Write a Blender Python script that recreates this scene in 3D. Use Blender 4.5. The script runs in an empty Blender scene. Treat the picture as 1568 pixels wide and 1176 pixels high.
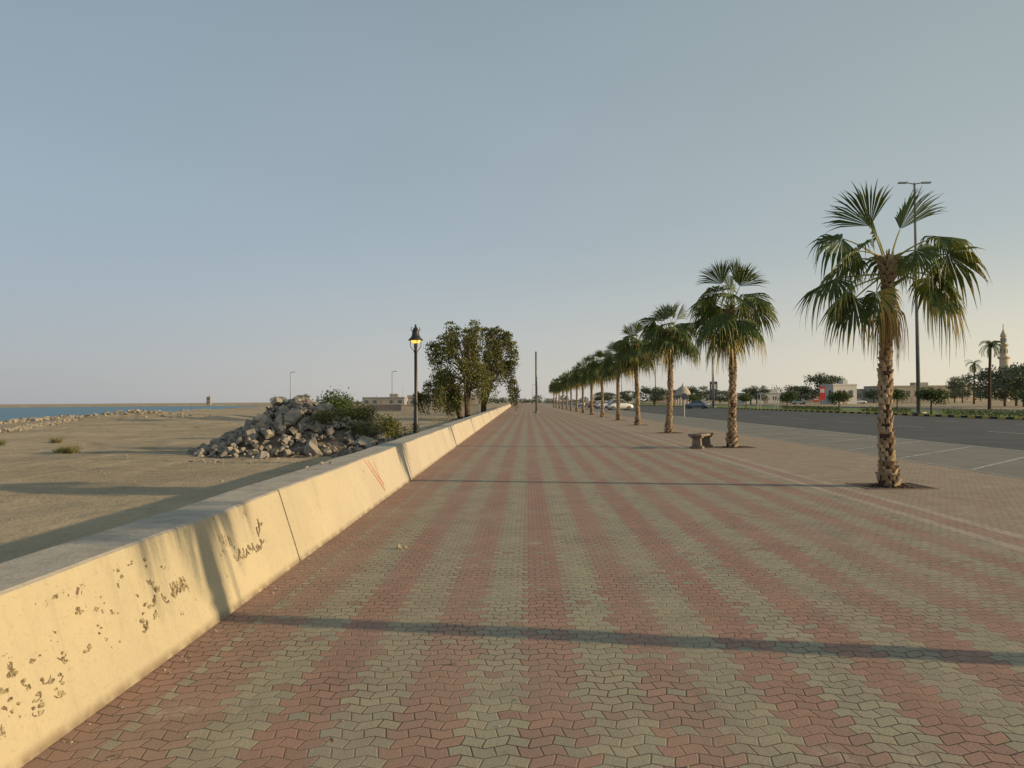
import bpy, math, random
from mathutils import Vector, Matrix, noise
random.seed(7)
sc=bpy.context.scene
COL=sc.collection
rnd=random.random
def U(a,b): return random.uniform(a,b)
# ---------------------------------------------------------------- node helpers
class S:
    def __init__(s,nt,sock): s.nt=nt; s.k=sock
    def _m(s,op,b=None,c=None):
        n=s.nt.nodes.new('ShaderNodeMath'); n.operation=op
        s.nt.links.new(s.k,n.inputs[0])
        for i,v in ((1,b),(2,c)):
            if v is None: continue
            if isinstance(v,S): s.nt.links.new(v.k,n.inputs[i])
            else: n.inputs[i].default_value=v
        return S(s.nt,n.outputs[0])
    def __add__(s,b): return s._m('ADD',b)
    def __sub__(s,b): return s._m('SUBTRACT',b)
    def __mul__(s,b): return s._m('MULTIPLY',b)
    def __truediv__(s,b): return s._m('DIVIDE',b)
    def floor(s): return s._m('FLOOR')
    def fract(s): return s._m('FRACT')
    def abs(s): return s._m('ABSOLUTE')
    def mod(s,b): return s._m('FLOORED_MODULO',b)
    def lt(s,b): return s._m('LESS_THAN',b)
    def gt(s,b): return s._m('GREATER_THAN',b)
    def mn(s,b): return s._m('MINIMUM',b)
    def mx(s,b): return s._m('MAXIMUM',b)
    def sin(s): return s._m('SINE')
    def tri(s):
        return ((s.fract()-0.5).abs()*4)-1
    def ramp(s,a,b,lo=0.0,hi=1.0):
        n=s.nt.nodes.new('ShaderNodeMapRange'); n.clamp=True; n.interpolation_type='SMOOTHSTEP'
        s.nt.links.new(s.k,n.inputs[0])
        n.inputs[1].default_value=a;n.inputs[2].default_value=b;n.inputs[3].default_value=lo;n.inputs[4].default_value=hi
        return S(s.nt,n.outputs[0])
def newmat(name,rough=0.9,spec=0.2):
    m=bpy.data.materials.new(name); m.use_nodes=True
    nt=m.node_tree; b=nt.nodes['Principled BSDF']
    b.inputs['Roughness'].default_value=rough
    b.inputs['Specular IOR Level'].default_value=spec
    return m,nt,b
def pos(nt):
    g=nt.nodes.new('ShaderNodeNewGeometry')
    return g.outputs['Position'],g
def xyz(nt,sock):
    n=nt.nodes.new('ShaderNodeSeparateXYZ'); nt.links.new(sock,n.inputs[0])
    return [S(nt,o) for o in n.outputs]
def nz(nt,vec,scale,detail=4,rough=0.55,scl=None):
    n=nt.nodes.new('ShaderNodeTexNoise'); n.inputs['Scale'].default_value=scale
    n.inputs['Detail'].default_value=detail; n.inputs['Roughness'].default_value=rough
    if scl:
        mp=nt.nodes.new('ShaderNodeMapping'); mp.inputs['Scale'].default_value=scl
        nt.links.new(vec,mp.inputs[0]); vec=mp.outputs[0]
    nt.links.new(vec,n.inputs['Vector'])
    return S(nt,n.outputs['Fac'])
def mix(nt,f,a,b,mode='MIX'):
    n=nt.nodes.new('ShaderNodeMix'); n.data_type='RGBA'; n.blend_type=mode
    if isinstance(f,S): nt.links.new(f.k,n.inputs[0])
    else: n.inputs[0].default_value=f
    for i,v in ((6,a),(7,b)):
        if isinstance(v,tuple): n.inputs[i].default_value=(*v,1)
        else: nt.links.new(v,n.inputs[i])
    return n.outputs[2]
def bump(nt,b,h,strength=0.5,dist=0.02):
    n=nt.nodes.new('ShaderNodeBump'); n.inputs['Strength'].default_value=strength
    n.inputs['Distance'].default_value=dist
    nt.links.new(h.k,n.inputs['Height']); nt.links.new(n.outputs[0],b.inputs['Normal'])
def simple(name,c1,c2=None,scale=6,rough=0.85,bmp=0.0,spec=0.2,island=False,metal=0):
    m,nt,b=newmat(name,rough,spec)
    b.inputs['Metallic'].default_value=metal
    if c2 is None: c2=tuple(x*0.8 for x in c1)
    p,g=pos(nt)
    f=nz(nt,p,scale,3)
    f=f.ramp(0.35,0.65)
    if island:
        f=(f*0.35)+(S(nt,g.outputs['Random Per Island'])*0.65)
    nt.links.new(mix(nt,f,c1,c2),b.inputs['Base Color'])
    if bmp: bump(nt,b,nz(nt,p,scale*2,4),bmp,0.02)
    return m
def leafmat(name,c1,c2,c3,trans=0.25,scale=0.6):
    m,nt,b=newmat(name,0.6,0.3)
    p,g=pos(nt)
    r=S(nt,g.outputs['Random Per Island'])
    col=mix(nt,r,c1,c2)
    col=mix(nt,nz(nt,p,scale,1).ramp(0.45,0.7),col,c3)
    nt.links.new(col,b.inputs['Base Color'])
    if trans>0:
        t=nt.nodes.new('ShaderNodeBsdfTranslucent'); nt.links.new(mix(nt,0.5,col,(0.14,0.15,0.02)),t.inputs[0])
        ms=nt.nodes.new('ShaderNodeMixShader'); ms.inputs[0].default_value=trans
        nt.links.new(b.outputs[0],ms.inputs[1]); nt.links.new(t.outputs[0],ms.inputs[2])
        nt.links.new(ms.outputs[0],nt.nodes['Material Output'].inputs[0])
    return m
# ---------------------------------------------------------------- mesh helpers
class MB:
    def __init__(s): s.v=[];s.f=[];s.m=[]
    def add(s,vs,fs,mi=0):
        o=len(s.v); s.v+= [tuple(v) for v in vs]
        for f in fs: s.f.append(tuple(i+o for i in f)); s.m.append(mi)
    def box(s,c,sz,mi=0,rz=0,taper=1.0):
        x,y,z=(a/2 for a in sz); vs=[]
        for k in (-1,1):
            t=taper if k>0 else 1
            for a,b in ((-1,-1),(1,-1),(1,1),(-1,1)):
                px,py=a*x*t,b*y*t
                vs.append((c[0]+px*math.cos(rz)-py*math.sin(rz),c[1]+px*math.sin(rz)+py*math.cos(rz),c[2]+k*z))
        s.add(vs,[(3,2,1,0),(4,5,6,7),(0,1,5,4),(1,2,6,5),(2,3,7,6),(3,0,4,7)],mi)
    def tube(s,pts,rad,n=8,mi=0,cap=True):
        pts=[Vector(p) for p in pts]; vs=[];fs=[]
        for i,p in enumerate(pts):
            d=(pts[min(i+1,len(pts)-1)]-pts[max(i-1,0)]).normalized()
            a=d.cross(Vector((0,1,0)) if abs(d.y)<0.9 else Vector((1,0,0))).normalized(); b=d.cross(a)
            for k in range(n):
                t=2*math.pi*k/n
                vs.append(p+(a*math.cos(t)+b*math.sin(t))*rad[i])
        for i in range(len(pts)-1):
            for k in range(n):
                k2=(k+1)%n
                fs.append((i*n+k,(i+1)*n+k,(i+1)*n+k2,i*n+k2))
        if cap:
            fs.append(tuple(range(n))); fs.append(tuple(reversed(range((len(pts)-1)*n,len(pts)*n))))
        s.add(vs,fs,mi)
    def lathe(s,prof,n=16,mi=0,c=(0,0)):
        vs=[];fs=[]
        for r,z in prof:
            for k in range(n):
                t=2*math.pi*k/n; vs.append((c[0]+r*math.cos(t),c[1]+r*math.sin(t),z))
        for i in range(len(prof)-1):
            for k in range(n):
                k2=(k+1)%n; fs.append((i*n+k,i*n+k2,(i+1)*n+k2,(i+1)*n+k))
        fs.append(tuple(reversed(range(n)))); fs.append(tuple(range((len(prof)-1)*n,len(prof)*n)))
        s.add(vs,fs,mi)
    def obj(s,name,mats,parent=None,smooth=False,loc=None,rz=0):
        me=bpy.data.meshes.new(name); me.from_pydata(s.v,[],s.f)
        for m in (mats if isinstance(mats,(list,tuple)) else [mats]): me.materials.append(m)
        me.polygons.foreach_set('material_index',s.m)
        if smooth: me.polygons.foreach_set('use_smooth',[True]*len(s.f))
        me.update()
        return inst(me,name,parent,loc,rz)
def inst(me,name,parent=None,loc=None,rz=0,scale=None):
    o=bpy.data.objects.new(name,me); COL.objects.link(o)
    if parent: o.parent=parent
    if loc: o.location=loc
    if rz: o.rotation_euler[2]=rz
    if scale: o.scale=(scale,)*3 if not isinstance(scale,tuple) else scale
    return o
def empty(name,loc=(0,0,0),rz=0,scale=1):
    o=bpy.data.objects.new(name,None); COL.objects.link(o); o.location=loc; o.rotation_euler[2]=rz
    o.scale=(scale,)*3; o.empty_display_size=0.3
    return o
def ss(a,b,x):
    t=max(0,min(1,(x-a)/(b-a))); return t*t*(3-2*t)
K=0.02                                   # promenade direction (dx per dy)
def P(u,v,z=0): return (u+K*v,v,z)
def strip(name,u0,u1,v0,v1,z,mat,steps=1):
    mb=MB(); 
    for i in range(steps):
        a=v0+(v1-v0)*i/steps; b=v0+(v1-v0)*(i+1)/steps
        mb.add([P(u0,a,z),P(u1,a,z),P(u1,b,z),P(u0,b,z)],[(0,1,2,3)])
    return mb.obj(name,mat)
# ---------------------------------------------------------------- camera
cam=bpy.data.cameras.new('camera'); co=bpy.data.objects.new('camera',cam); COL.objects.link(co)
cam.sensor_width=36; cam.lens=27.05; cam.clip_end=12000; cam.clip_start=0.05
R=Matrix.Rotation(math.radians(90+1.265),4,'X')@Matrix.Rotation(math.radians(-0.4),4,'Z')
co.matrix_world=Matrix.Translation((0,0,1.6))@R
sc.camera=co
# ---------------------------------------------------------------- light
EL=13.5; sdir=Vector((1,-0.19,0)).normalized()
Sd=Vector((sdir.x*math.cos(math.radians(EL)),sdir.y*math.cos(math.radians(EL)),math.sin(math.radians(EL))))
sl=bpy.data.lights.new('sun','SUN'); sl.energy=5.0; sl.angle=math.radians(0.55); sl.color=(1,0.76,0.45)
so=bpy.data.objects.new('sun',sl); COL.objects.link(so); so.rotation_mode='QUATERNION'
so.rotation_quaternion=Sd.to_track_quat('Z','Y'); so.location=(60,-12,20)
w=bpy.data.worlds.new('World'); sc.world=w; w.use_nodes=True
nt=w.node_tree; bg=nt.nodes['Background']
sky=nt.nodes.new('ShaderNodeTexSky'); sky.sky_type='NISHITA'; sky.sun_disc=False
sky.sun_elevation=math.radians(EL); sky.sun_rotation=math.atan2(sdir.x,sdir.y)
sky.air_density=1.0; sky.dust_density=1.0; sky.ozone_density=1.2; sky.altitude=0
tc=nt.nodes.new('ShaderNodeTexCoord'); X,Y,Z=xyz(nt,tc.outputs['Generated'])
az=(X*sdir.x)+(Y*sdir.y)
hor=mix(nt,az.ramp(-0.85,-0.15),(0.385,0.40,0.44),(0.57,0.55,0.52))
hor=mix(nt,az.ramp(-0.25,0.60),hor,(0.90,0.80,0.60))
col=mix(nt,Z.ramp(-0.02,0.22),hor,mix(nt,az.ramp(-0.7,0.6),(0.36,0.44,0.51),(0.46,0.515,0.51)))
col=mix(nt,Z.ramp(0.12,0.60),col,mix(nt,az.ramp(-0.7,0.6),(0.26,0.335,0.40),(0.31,0.385,0.395)))
vm=nt.nodes.new('ShaderNodeVectorMath'); vm.operation='SCALE'
veil=nz(nt,tc.outputs['Generated'],1.6,4,0.5,(1,1,5)).ramp(0.3,0.7,8.25,8.6)
nt.links.new(veil.k,vm.inputs['Scale'])
nt.links.new(col,vm.inputs[0])
nt.links.new(mix(nt,0.88,sky.outputs[0],vm.outputs[0]),bg.inputs[0])
bg.inputs[1].default_value=0.12
sc.view_settings.view_transform='Standard'; sc.view_settings.look='None'; sc.view_settings.exposure=0
# ---------------------------------------------------------------- surface materials
def paver_mat():
    m,nt,b=newmat('interlocking_pavers',0.85,0.25)
    p,g=pos(nt); x,y,z=xyz(nt,p)
    u=x-(y*K); v=y
    cw=0.107; rh=0.100
    r=(v+((u/(cw*2)).tri()*0.022))/rh
    row=r.floor(); fr=r.fract()
    u2=u+((v/0.2).tri()*0.010)+(row.mod(2)*(cw*0.5))
    c=u2/cw; ci=c.floor(); fc=c.fract()
    ed=(fr.mn(fr*-1+1)*rh).mn(fc.mn(fc*-1+1)*cw*1.25)
    joint=ed.ramp(0.0015,0.0075)
    wn=nt.nodes.new('ShaderNodeTexWhiteNoise'); wn.noise_dimensions='2D'
    cb=nt.nodes.new('ShaderNodeCombineXYZ'); nt.links.new(ci.k,cb.inputs[0]); nt.links.new(row.k,cb.inputs[1])
    nt.links.new(cb.outputs[0],wn.inputs['Vector']); rn=S(nt,wn.outputs['Value'])
    red=(ci.mod(6)).lt(2.5)
    odd=rn.gt(0.975)
    red=(red-odd).abs().mx(u.lt(-2.0))
    big=nz(nt,p,0.35,3); mid=nz(nt,p,2.2,4); fine=nz(nt,p,60,2)
    cr=mix(nt,rn,(0.395,0.22,0.165),(0.315,0.185,0.14))
    cg=mix(nt,rn,(0.395,0.345,0.235),(0.31,0.285,0.205))
    col=mix(nt,red,cg,cr)
    swv=nz(nt,p,1.0,1,0.5,(1.5,0.03,1)).ramp(0.42,0.65,0,0.25)
    col=mix(nt,swv,col,(0.355,0.28,0.20))
    zone=u.gt(5.75)
    ct=mix(nt,rn.gt(0.6),(0.40,0.315,0.225),(0.37,0.27,0.20))
    col=mix(nt,zone,col,ct)
    band=(u.gt(5.1))*(u.lt(5.75))
    inner=(u.gt(5.27))*(u.lt(5.58))
    cbn=mix(nt,inner,(0.47,0.395,0.315),(0.39,0.25,0.19))
    col=mix(nt,band,col,cbn)
    col=mix(nt,big.ramp(0.42,0.70,0.0,0.42),col,(0.38,0.30,0.215))
    col=mix(nt,mid.ramp(0.35,0.7,0.0,0.32),col,(0.25,0.195,0.15))
    col=mix(nt,fine.ramp(0.3,0.75,0.0,0.28),col,(0.18,0.14,0.11))
    st=nz(nt,p,0.9,5,0.7).ramp(0.61,0.72,0,0.50)
    col=mix(nt,st,col,(0.50,0.425,0.32))
    bl=(nz(nt,p,5.5,2).ramp(0.72,0.78,0,0.6))
    col=mix(nt,bl,col,(0.12,0.095,0.075))
    sk=nz(nt,p,1.0,4,0.65,(2.2,0.35,1)).ramp(0.56,0.72,0,0.38)
    col=mix(nt,sk,col,(0.19,0.15,0.115))
    jm=joint._m('MULTIPLY',-1.0)+1
    fill=nz(nt,p,1.3,3).ramp(0.4,0.62,0.4,1.0)
    col=mix(nt,jm*fill,col,(0.085,0.062,0.045))
    nt.links.new(col,b.inputs['Base Color'])
    h=(joint*0.7)+(rn*0.35)+(fine*0.3)+(mid*0.4)
    bump(nt,b,h,0.5,0.012)
    return m
M_pav=paver_mat()
def sand_mat():
    m,nt,b=newmat('sandy_ground',0.95,0.1)
    p,g=pos(nt); x,y,z=xyz(nt,p)
    a=nz(nt,p,0.12,5); c=nz(nt,p,1.2,5,0.65); d=nz(nt,p,14,4,0.7)
    col=mix(nt,a.ramp(0.35,0.65),(0.47,0.375,0.25),(0.35,0.28,0.19))
    col=mix(nt,c.ramp(0.48,0.75,0,0.55),col,(0.25,0.20,0.145))
    col=mix(nt,d.ramp(0.50,0.72,0,0.6),col,(0.17,0.14,0.11))
    brk=nz(nt,p,0.9,4,0.7).ramp(0.35,0.6)
    w=x+(nz(nt,p,0.05,1)*9.0)
    f1=(w/4.3).fract(); rut=(f1-0.30).abs().mn((f1-0.68).abs())
    tr=rut.ramp(0.005,0.07,0.55,0.0)*nz(nt,p,0.1,2).ramp(0.42,0.56)*brk
    col=mix(nt,tr,col,(0.53,0.43,0.30))
    w2=(y*0.6)+(x*0.55)+(nz(nt,p,0.04,1)*14.0)
    f2=(w2/5.1).fract(); rut2=(f2-0.30).abs().mn((f2-0.62).abs())
    tr2=rut2.ramp(0.01,0.09,0.6,0.0)*nz(nt,p,0.09,2).ramp(0.46,0.58)*brk
    col=mix(nt,tr2,col,(0.22,0.18,0.13))
    gs=nz(nt,p,0.35,6,0.75).ramp(0.58,0.66,0,0.75)*(y.ramp(28,60))
    col=mix(nt,gs,col,(0.16,0.14,0.08))
    nt.links.new(col,b.inputs['Base Color'])
    bump(nt,b,(c*1.2)+(d*0.45)+(tr*-0.4)+(tr2*-0.5),1.0,0.10)
    return m
M_sand=sand_mat()
def asphalt(name,c1,c2):
    m,nt,b=newmat(name,0.85,0.25); p,g=pos(nt)
    col=mix(nt,nz(nt,p,0.4,4).ramp(0.35,0.65),c1,c2)
    col=mix(nt,nz(nt,p,1.0,4,0.6,(2.5,0.15,1)).ramp(0.5,0.75,0,0.4),col,tuple(v*0.6 for v in c1))
    col=mix(nt,nz(nt,p,40,2).ramp(0.5,0.7,0,0.4),col,(0.12,0.115,0.11))
    nt.links.new(col,b.inputs['Base Color']); bump(nt,b,nz(nt,p,80,2),0.3,0.005); return m
M_asph=asphalt('asphalt',(0.065,0.066,0.067),(0.09,0.088,0.086))
M_park=asphalt('parking_paving',(0.20,0.185,0.155),(0.235,0.215,0.175))
M_white=simple('white_road_paint',(0.52,0.52,0.49),(0.30,0.29,0.27),3)
M_yel=simple('yellow_kerb_paint',(0.62,0.42,0.06),(0.5,0.34,0.07),3)
M_blk=simple('black_kerb_paint',(0.03,0.03,0.03),(0.05,0.05,0.05),3)
M_conc=simple('concrete',(0.36,0.33,0.28),(0.26,0.24,0.20),5,bmp=0.3)
M_lawn=simple('lawn_grass',(0.10,0.16,0.04),(0.18,0.20,0.07),1.2,bmp=0.4)
def wall_mat():
    m,nt,b=newmat('painted_concrete',0.85,0.2); p,g=pos(nt); x,y,z=xyz(nt,p)
    near=y.ramp(4,16)
    c0=mix(nt,near,(0.50,0.43,0.285),(0.48,0.425,0.335)); c1=mix(nt,near,(0.44,0.38,0.26),(0.44,0.39,0.31))
    col=mix(nt,nz(nt,p,0.8,4).ramp(0.35,0.65),c0,c1)
    col=mix(nt,nz(nt,p,9,5,0.7).ramp(0.5,0.8,0,0.45),col,(0.34,0.29,0.19))
    s=nz(nt,p,1.0,4,0.6,(0.5,7,0.6)).ramp(0.55,0.75,0,0.35)
    col=mix(nt,s,col,(0.33,0.27,0.18))
    col=mix(nt,nz(nt,p,45,3,0.7).ramp(0.55,0.75,0,0.5),col,(0.27,0.22,0.14))
    amt=y.ramp(5.5,9.5,0.035,-0.03)
    sc_=(nz(nt,p,7.5,4,0.75)+(nz(nt,p,1.1,1)*0.25)+amt).ramp(0.80,0.83,0,0.9)*(z.ramp(0.05,0.2))
    col=mix(nt,sc_,col,(0.12,0.085,0.05))
    ch=nz(nt,p,3.2,5,0.72)
    chm=ch.ramp(0.69,0.705,0,0.85)
    col=mix(nt,chm,col,(0.20,0.13,0.065))
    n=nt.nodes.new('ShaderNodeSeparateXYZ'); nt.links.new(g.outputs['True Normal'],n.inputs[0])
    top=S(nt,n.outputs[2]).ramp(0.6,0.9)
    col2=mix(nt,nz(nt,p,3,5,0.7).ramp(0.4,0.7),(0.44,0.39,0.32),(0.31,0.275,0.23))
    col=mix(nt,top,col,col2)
    base=z.ramp(0.0,0.07,0.75,0.0)
    col=mix(nt,base*nz(nt,p,6,3).ramp(0.3,0.6,0.3,1),col,(0.15,0.10,0.065))
    nt.links.new(col,b.inputs['Base Color'])
    bump(nt,b,(nz(nt,p,30,5,0.7)*0.9)+(nz(nt,p,2.5,3)*1.0)-(chm*0.6),0.45,0.02)
    return m
M_wall=wall_mat()
# ---------------------------------------------------------------- terrain
def shore(y): return -50-0.25*y-60*max(0,y-800)+4*math.sin(y*0.03)+2*math.sin(y*0.11)
def gz(x,y):
    wl=-2.45+0.008*y
    n=noise.fractal(Vector((x*0.12,y*0.12,0)),1.0,2.0,4)*0.10+noise.noise(Vector((x*0.9,y*0.9,3)))*0.035
    if x>wl: return -0.06
    z=-0.3*ss(wl,wl-0.4,x)+n*ss(wl-0.3,wl-2,x)
    sh=shore(y)
    t=ss(sh+22,sh-4,x)
    z=z*(1-t)+(-1.75)*t-2.5*ss(sh-2,sh-30,x)
    z+=0.9*math.exp(-(((x+48)/6)**2+((y-98)/5)**2))
    z+=0.6*math.exp(-(((x+60)/5)**2+((y-150)/14)**2))
    z+=0.45*math.exp(-(((x+34)/3)**2+((y-92)/9)**2))
    if y>820: z+=ss(820,960,y)*(1.2+2.5*noise.noise(Vector((x*0.01,1.3,0))))
    return z
def axis(parts):
    o=[]
    for a,b,st in parts:
        n=max(1,int(round((b-a)/st)))
        o+=[a+(b-a)*i/n for i in range(n)]
    o.append(parts[-1][1]); return o
xs=axis([(-6000,-1500,900),(-1500,-800,60),(-800,-130,15),(-130,-60,2),(-60,-25,1),(-25,-3.4,0.4),(-3.4,-2.2,0.15),(-2.2,3,1),(3,60,12),(60,500,60),(500,6000,900)])
ys=axis([(-80,0,8),(0,40,0.5),(40,90,1.2),(90,260,4),(260,760,20),(760,1000,15),(1000,2000,200),(2000,7000,1000)])
g=MB(); nx=len(xs)
vs=[(x,y,gz(x,y)) for y in ys for x in xs]
fs=[(j*nx+i,j*nx+i+1,(j+1)*nx+i+1,(j+1)*nx+i) for j in range(len(ys)-1) for i in range(nx-1)]
g.add(vs,fs); g.obj('ground',M_sand,smooth=True)
m,nt,b=newmat('sea_water',0.4,0.35); p,gg=pos(nt)
b.inputs['Base Color'].default_value=(0.10,0.205,0.275,1)
bump(nt,b,nz(nt,p,0.9,4,0.6,(0.5,1.2,1)),1.0,0.9)
mb=MB(); mb.add([(-6000,-80,-1.5),(-40,-80,-1.5),(-40,3000,-1.5),(-6000,3000,-1.5)],[(0,1,2,3)]); mb.obj('sea',m)
VF=900
def wallx(v): return -2.2+0.008*v
mb=MB()
vv=[-60,0,30,60,120,235,400,VF]
for a,b_ in zip(vv,vv[1:]):
    xa,xb=(wallx(a)-0.06,wallx(b_)-0.06) if b_<=235 else (wallx(min(a,235))-0.06,wallx(235)-0.06)
    mb.add([(xa,a,0),(9.7+K*a,a,0),(9.7+K*b_,b_,0),(xb,b_,0)],[(0,1,2,3)])
mb.obj('promenade_paving',M_pav)
strip('parking_area',9.85,15.0,-60,VF,-0.024,M_park)
strip('road',15.0,36.0,-60,VF,-0.028,M_asph)
mb=MB(); v=-20
while v<200:
    mb.add([P(9.95,v,-0.018),P(10.07,v-0.0,-0.018),P(14.9,v+4.9,-0.018),P(14.78,v+4.9,-0.018)],[(0,1,2,3)]); v+=3.4
mb.add([P(14.92,-60,-0.018),P(15.05,-60,-0.018),P(15.05,400,-0.018),P(14.92,400,-0.018)],[(0,1,2,3)])
v=-20
while v<400:
    for uu in (22,29):
        mb.add([P(uu,v,-0.018),P(uu+.15,v,-0.018),P(uu+.15,v+3,-0.018),P(uu,v+3,-0.018)],[(0,1,2,3)])
    v+=9
mb.obj('road_markings',M_white)
mb=MB(); v=-40
while v<420:
    L=1.0
    a,b_=P(9.775,v),P(9.775,v+L)
    mb.box(((a[0]+b_[0])/2,v+L/2,-0.02),(0.13,L-0.012,0.05),0,-0.02); v+=L
mb.obj('promenade_kerb',M_conc)
mb=MB(); v=0;i=0
while v<420:
    c=P(36.1,v+0.5); mb.box((c[0],c[1],0.04),(0.2,0.995,0.2),i%2,-0.02); v+=1.0; i+=1
mb.obj('median_kerb',[M_yel,M_blk])
strip('lawn',36.2,52,-20,420,0.08,M_lawn)
strip('service_road',56,66,-20,600,-0.02,M_asph)
# ---------------------------------------------------------------- wall
def wall_seg(mb,v0,v1):
    n=6
    prof=[(0,-0.1),(0.0,0.0),(-0.215,0.69),(-0.222,0.708),(-0.245,0.72),(-0.67,0.72),(-0.70,0.69),(-0.75,-0.5)]
    vs=[];k=len(prof)
    for i in range(n+1):
        v=v0+(v1-v0)*i/n
        for dx,z in prof: vs.append((wallx(v)+dx+0.004*math.sin(v*3),v,z+(0.006*math.sin(v*1.7) if z>0.5 else 0)))
    fs=[]
    for i in range(n):
        for j in range(k-1): fs.append((i*k+j,(i+1)*k+j,(i+1)*k+j+1,i*k+j+1))
    fs.append(tuple(range(k))); fs.append(tuple(reversed(range(n*k,n*k+k))))
    mb.add(vs,fs)
W=empty('promenade_wall')
v=-16.95; i=0
while v<232:
    mb=MB(); wall_seg(mb,v,v+8.235-(0.018)); mb.obj('wall_section_%02d'%i,M_wall,W); v+=8.25; i+=1
M_joint=simple('joint_filler',(0.10,0.075,0.05),(0.05,0.04,0.03),10)
mb=MB(); v=-16.95+8.217
while v<232:
    x0=wallx(v)
    mb.add([(x0-0.02,v-0.003,0),(x0-0.02,v+0.036,0),(x0-0.245,v+0.036,0.70),(x0-0.245,v-0.003,0.70),(x0-0.67,v+0.036,0.70),(x0-0.67,v-0.003,0.70)],[(0,1,2,3),(3,2,4,5)]); v+=8.25
mb.obj('joints',M_joint,W)
def wp(v,h,o=0.0035): return Vector((wallx(v)+0.004*math.sin(v*3)-0.215/0.69*h+o,v,h))
def stroke(mb,pts,wd,mi=0):
    for (a,b_) in zip(pts,pts[1:]):
        dv,dh=b_[0]-a[0],b_[1]-a[1]; L=math.hypot(dv,dh) or 1e-6
        w2=wd*U(.5,1.4)
        nv,nh=-dh/L*w2/2,dv/L*w2/2
        mb.add([wp(a[0]-nv,a[1]-nh),wp(a[0]+nv,a[1]+nh),wp(b_[0]+nv,b_[1]+nh),wp(b_[0]-nv,b_[1]-nh)],[(0,1,2,3)],mi)
M_ink=simple('dark_spray_paint',(0.10,0.075,0.045),(0.36,0.29,0.17),38)
M_red=simple('red_spray_paint',(0.55,0.10,0.05),(0.5,0.2,0.1),20)
gf=MB()
def curve(v0,h0,w_,h_,wd,mi=0,turns=1.0):
    a0=U(0,6.28); pts=[]
    n=9; ax=U(.5,1.3);ay=U(.6,1.2)
    for i in range(n):
        t=i/(n-1); a=a0+t*4.2*turns
        pts.append((v0+w_*(t-.5)+w_*.35*ax*math.cos(a)+U(-.004,.004),h0+h_*ay*math.sin(a)+U(-.004,.004)))
    stroke(gf,pts,wd,mi)
x=6.30
for k in range(15): curve(x,0.345+0.02*math.sin(k),.07,.032,.012); x+=U(.03,.055)
x=6.90
for k in range(5): curve(x,0.44+k*.02,.05,.05,.013); x+=.03
x=6.12
for k in range(5): curve(x,0.52-.015*k,.04,.045,.007); x+=.045
def blob(v_,h_,r,ax=1.6):
    k=11
    gf.add([wp(v_+math.cos(t/k*6.283)*r*ax*U(.5,1.4),h_+math.sin(t/k*6.283)*r*U(.4,1.3),0.003+U(0,.001)) for t in range(k)],[tuple(range(k))])
x=5.15
for k in range(30): curve(x,0.37-(x-5.15)*.04,.06,.04,.017); blob(x,0.36+U(-.04,.04),U(.006,.02)); x+=.024
for (v_,h_) in [(4.95,.42),(4.88,.36),(5.02,.34),(4.85,.28),(4.7,.25),(4.9,.47)]:
    curve(v_,h_,.06,.03,.012); blob(v_,h_,.014)
random.seed(99)
for (v_,h_) in [(4.0,.63),(4.9,.58),(4.75,.62),(4.62,.60),(5.1,.50),(5.7,.62),(4.45,.42),(4.3,.45),(4.25,.37),(3.75,.27),(3.6,.30),(3.66,.22),(3.85,.24),(3.9,.33),(3.72,.36),(3.5,.25),(3.55,.38),(4.7,.31),(4.8,.36),(3.62,.16),(3.8,.18),(3.45,.33),(4.1,.30),(4.15,.5)]:
    for q in range(3): blob(v_+U(-.04,.04),h_+U(-.03,.03),U(.005,.014))
    if rnd()<.4: curve(v_,h_,.05,.012,.006)
stroke(gf,[(12.05,.70),(12.5,.4),(12.9,.12)],0.035,1); stroke(gf,[(12.3,.66),(12.95,.2)],0.025,1); stroke(gf,[(12.7,.62),(12.8,.3)],0.02,1)
gf.obj('wall_scribbles',[M_ink,M_red],W)
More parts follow.
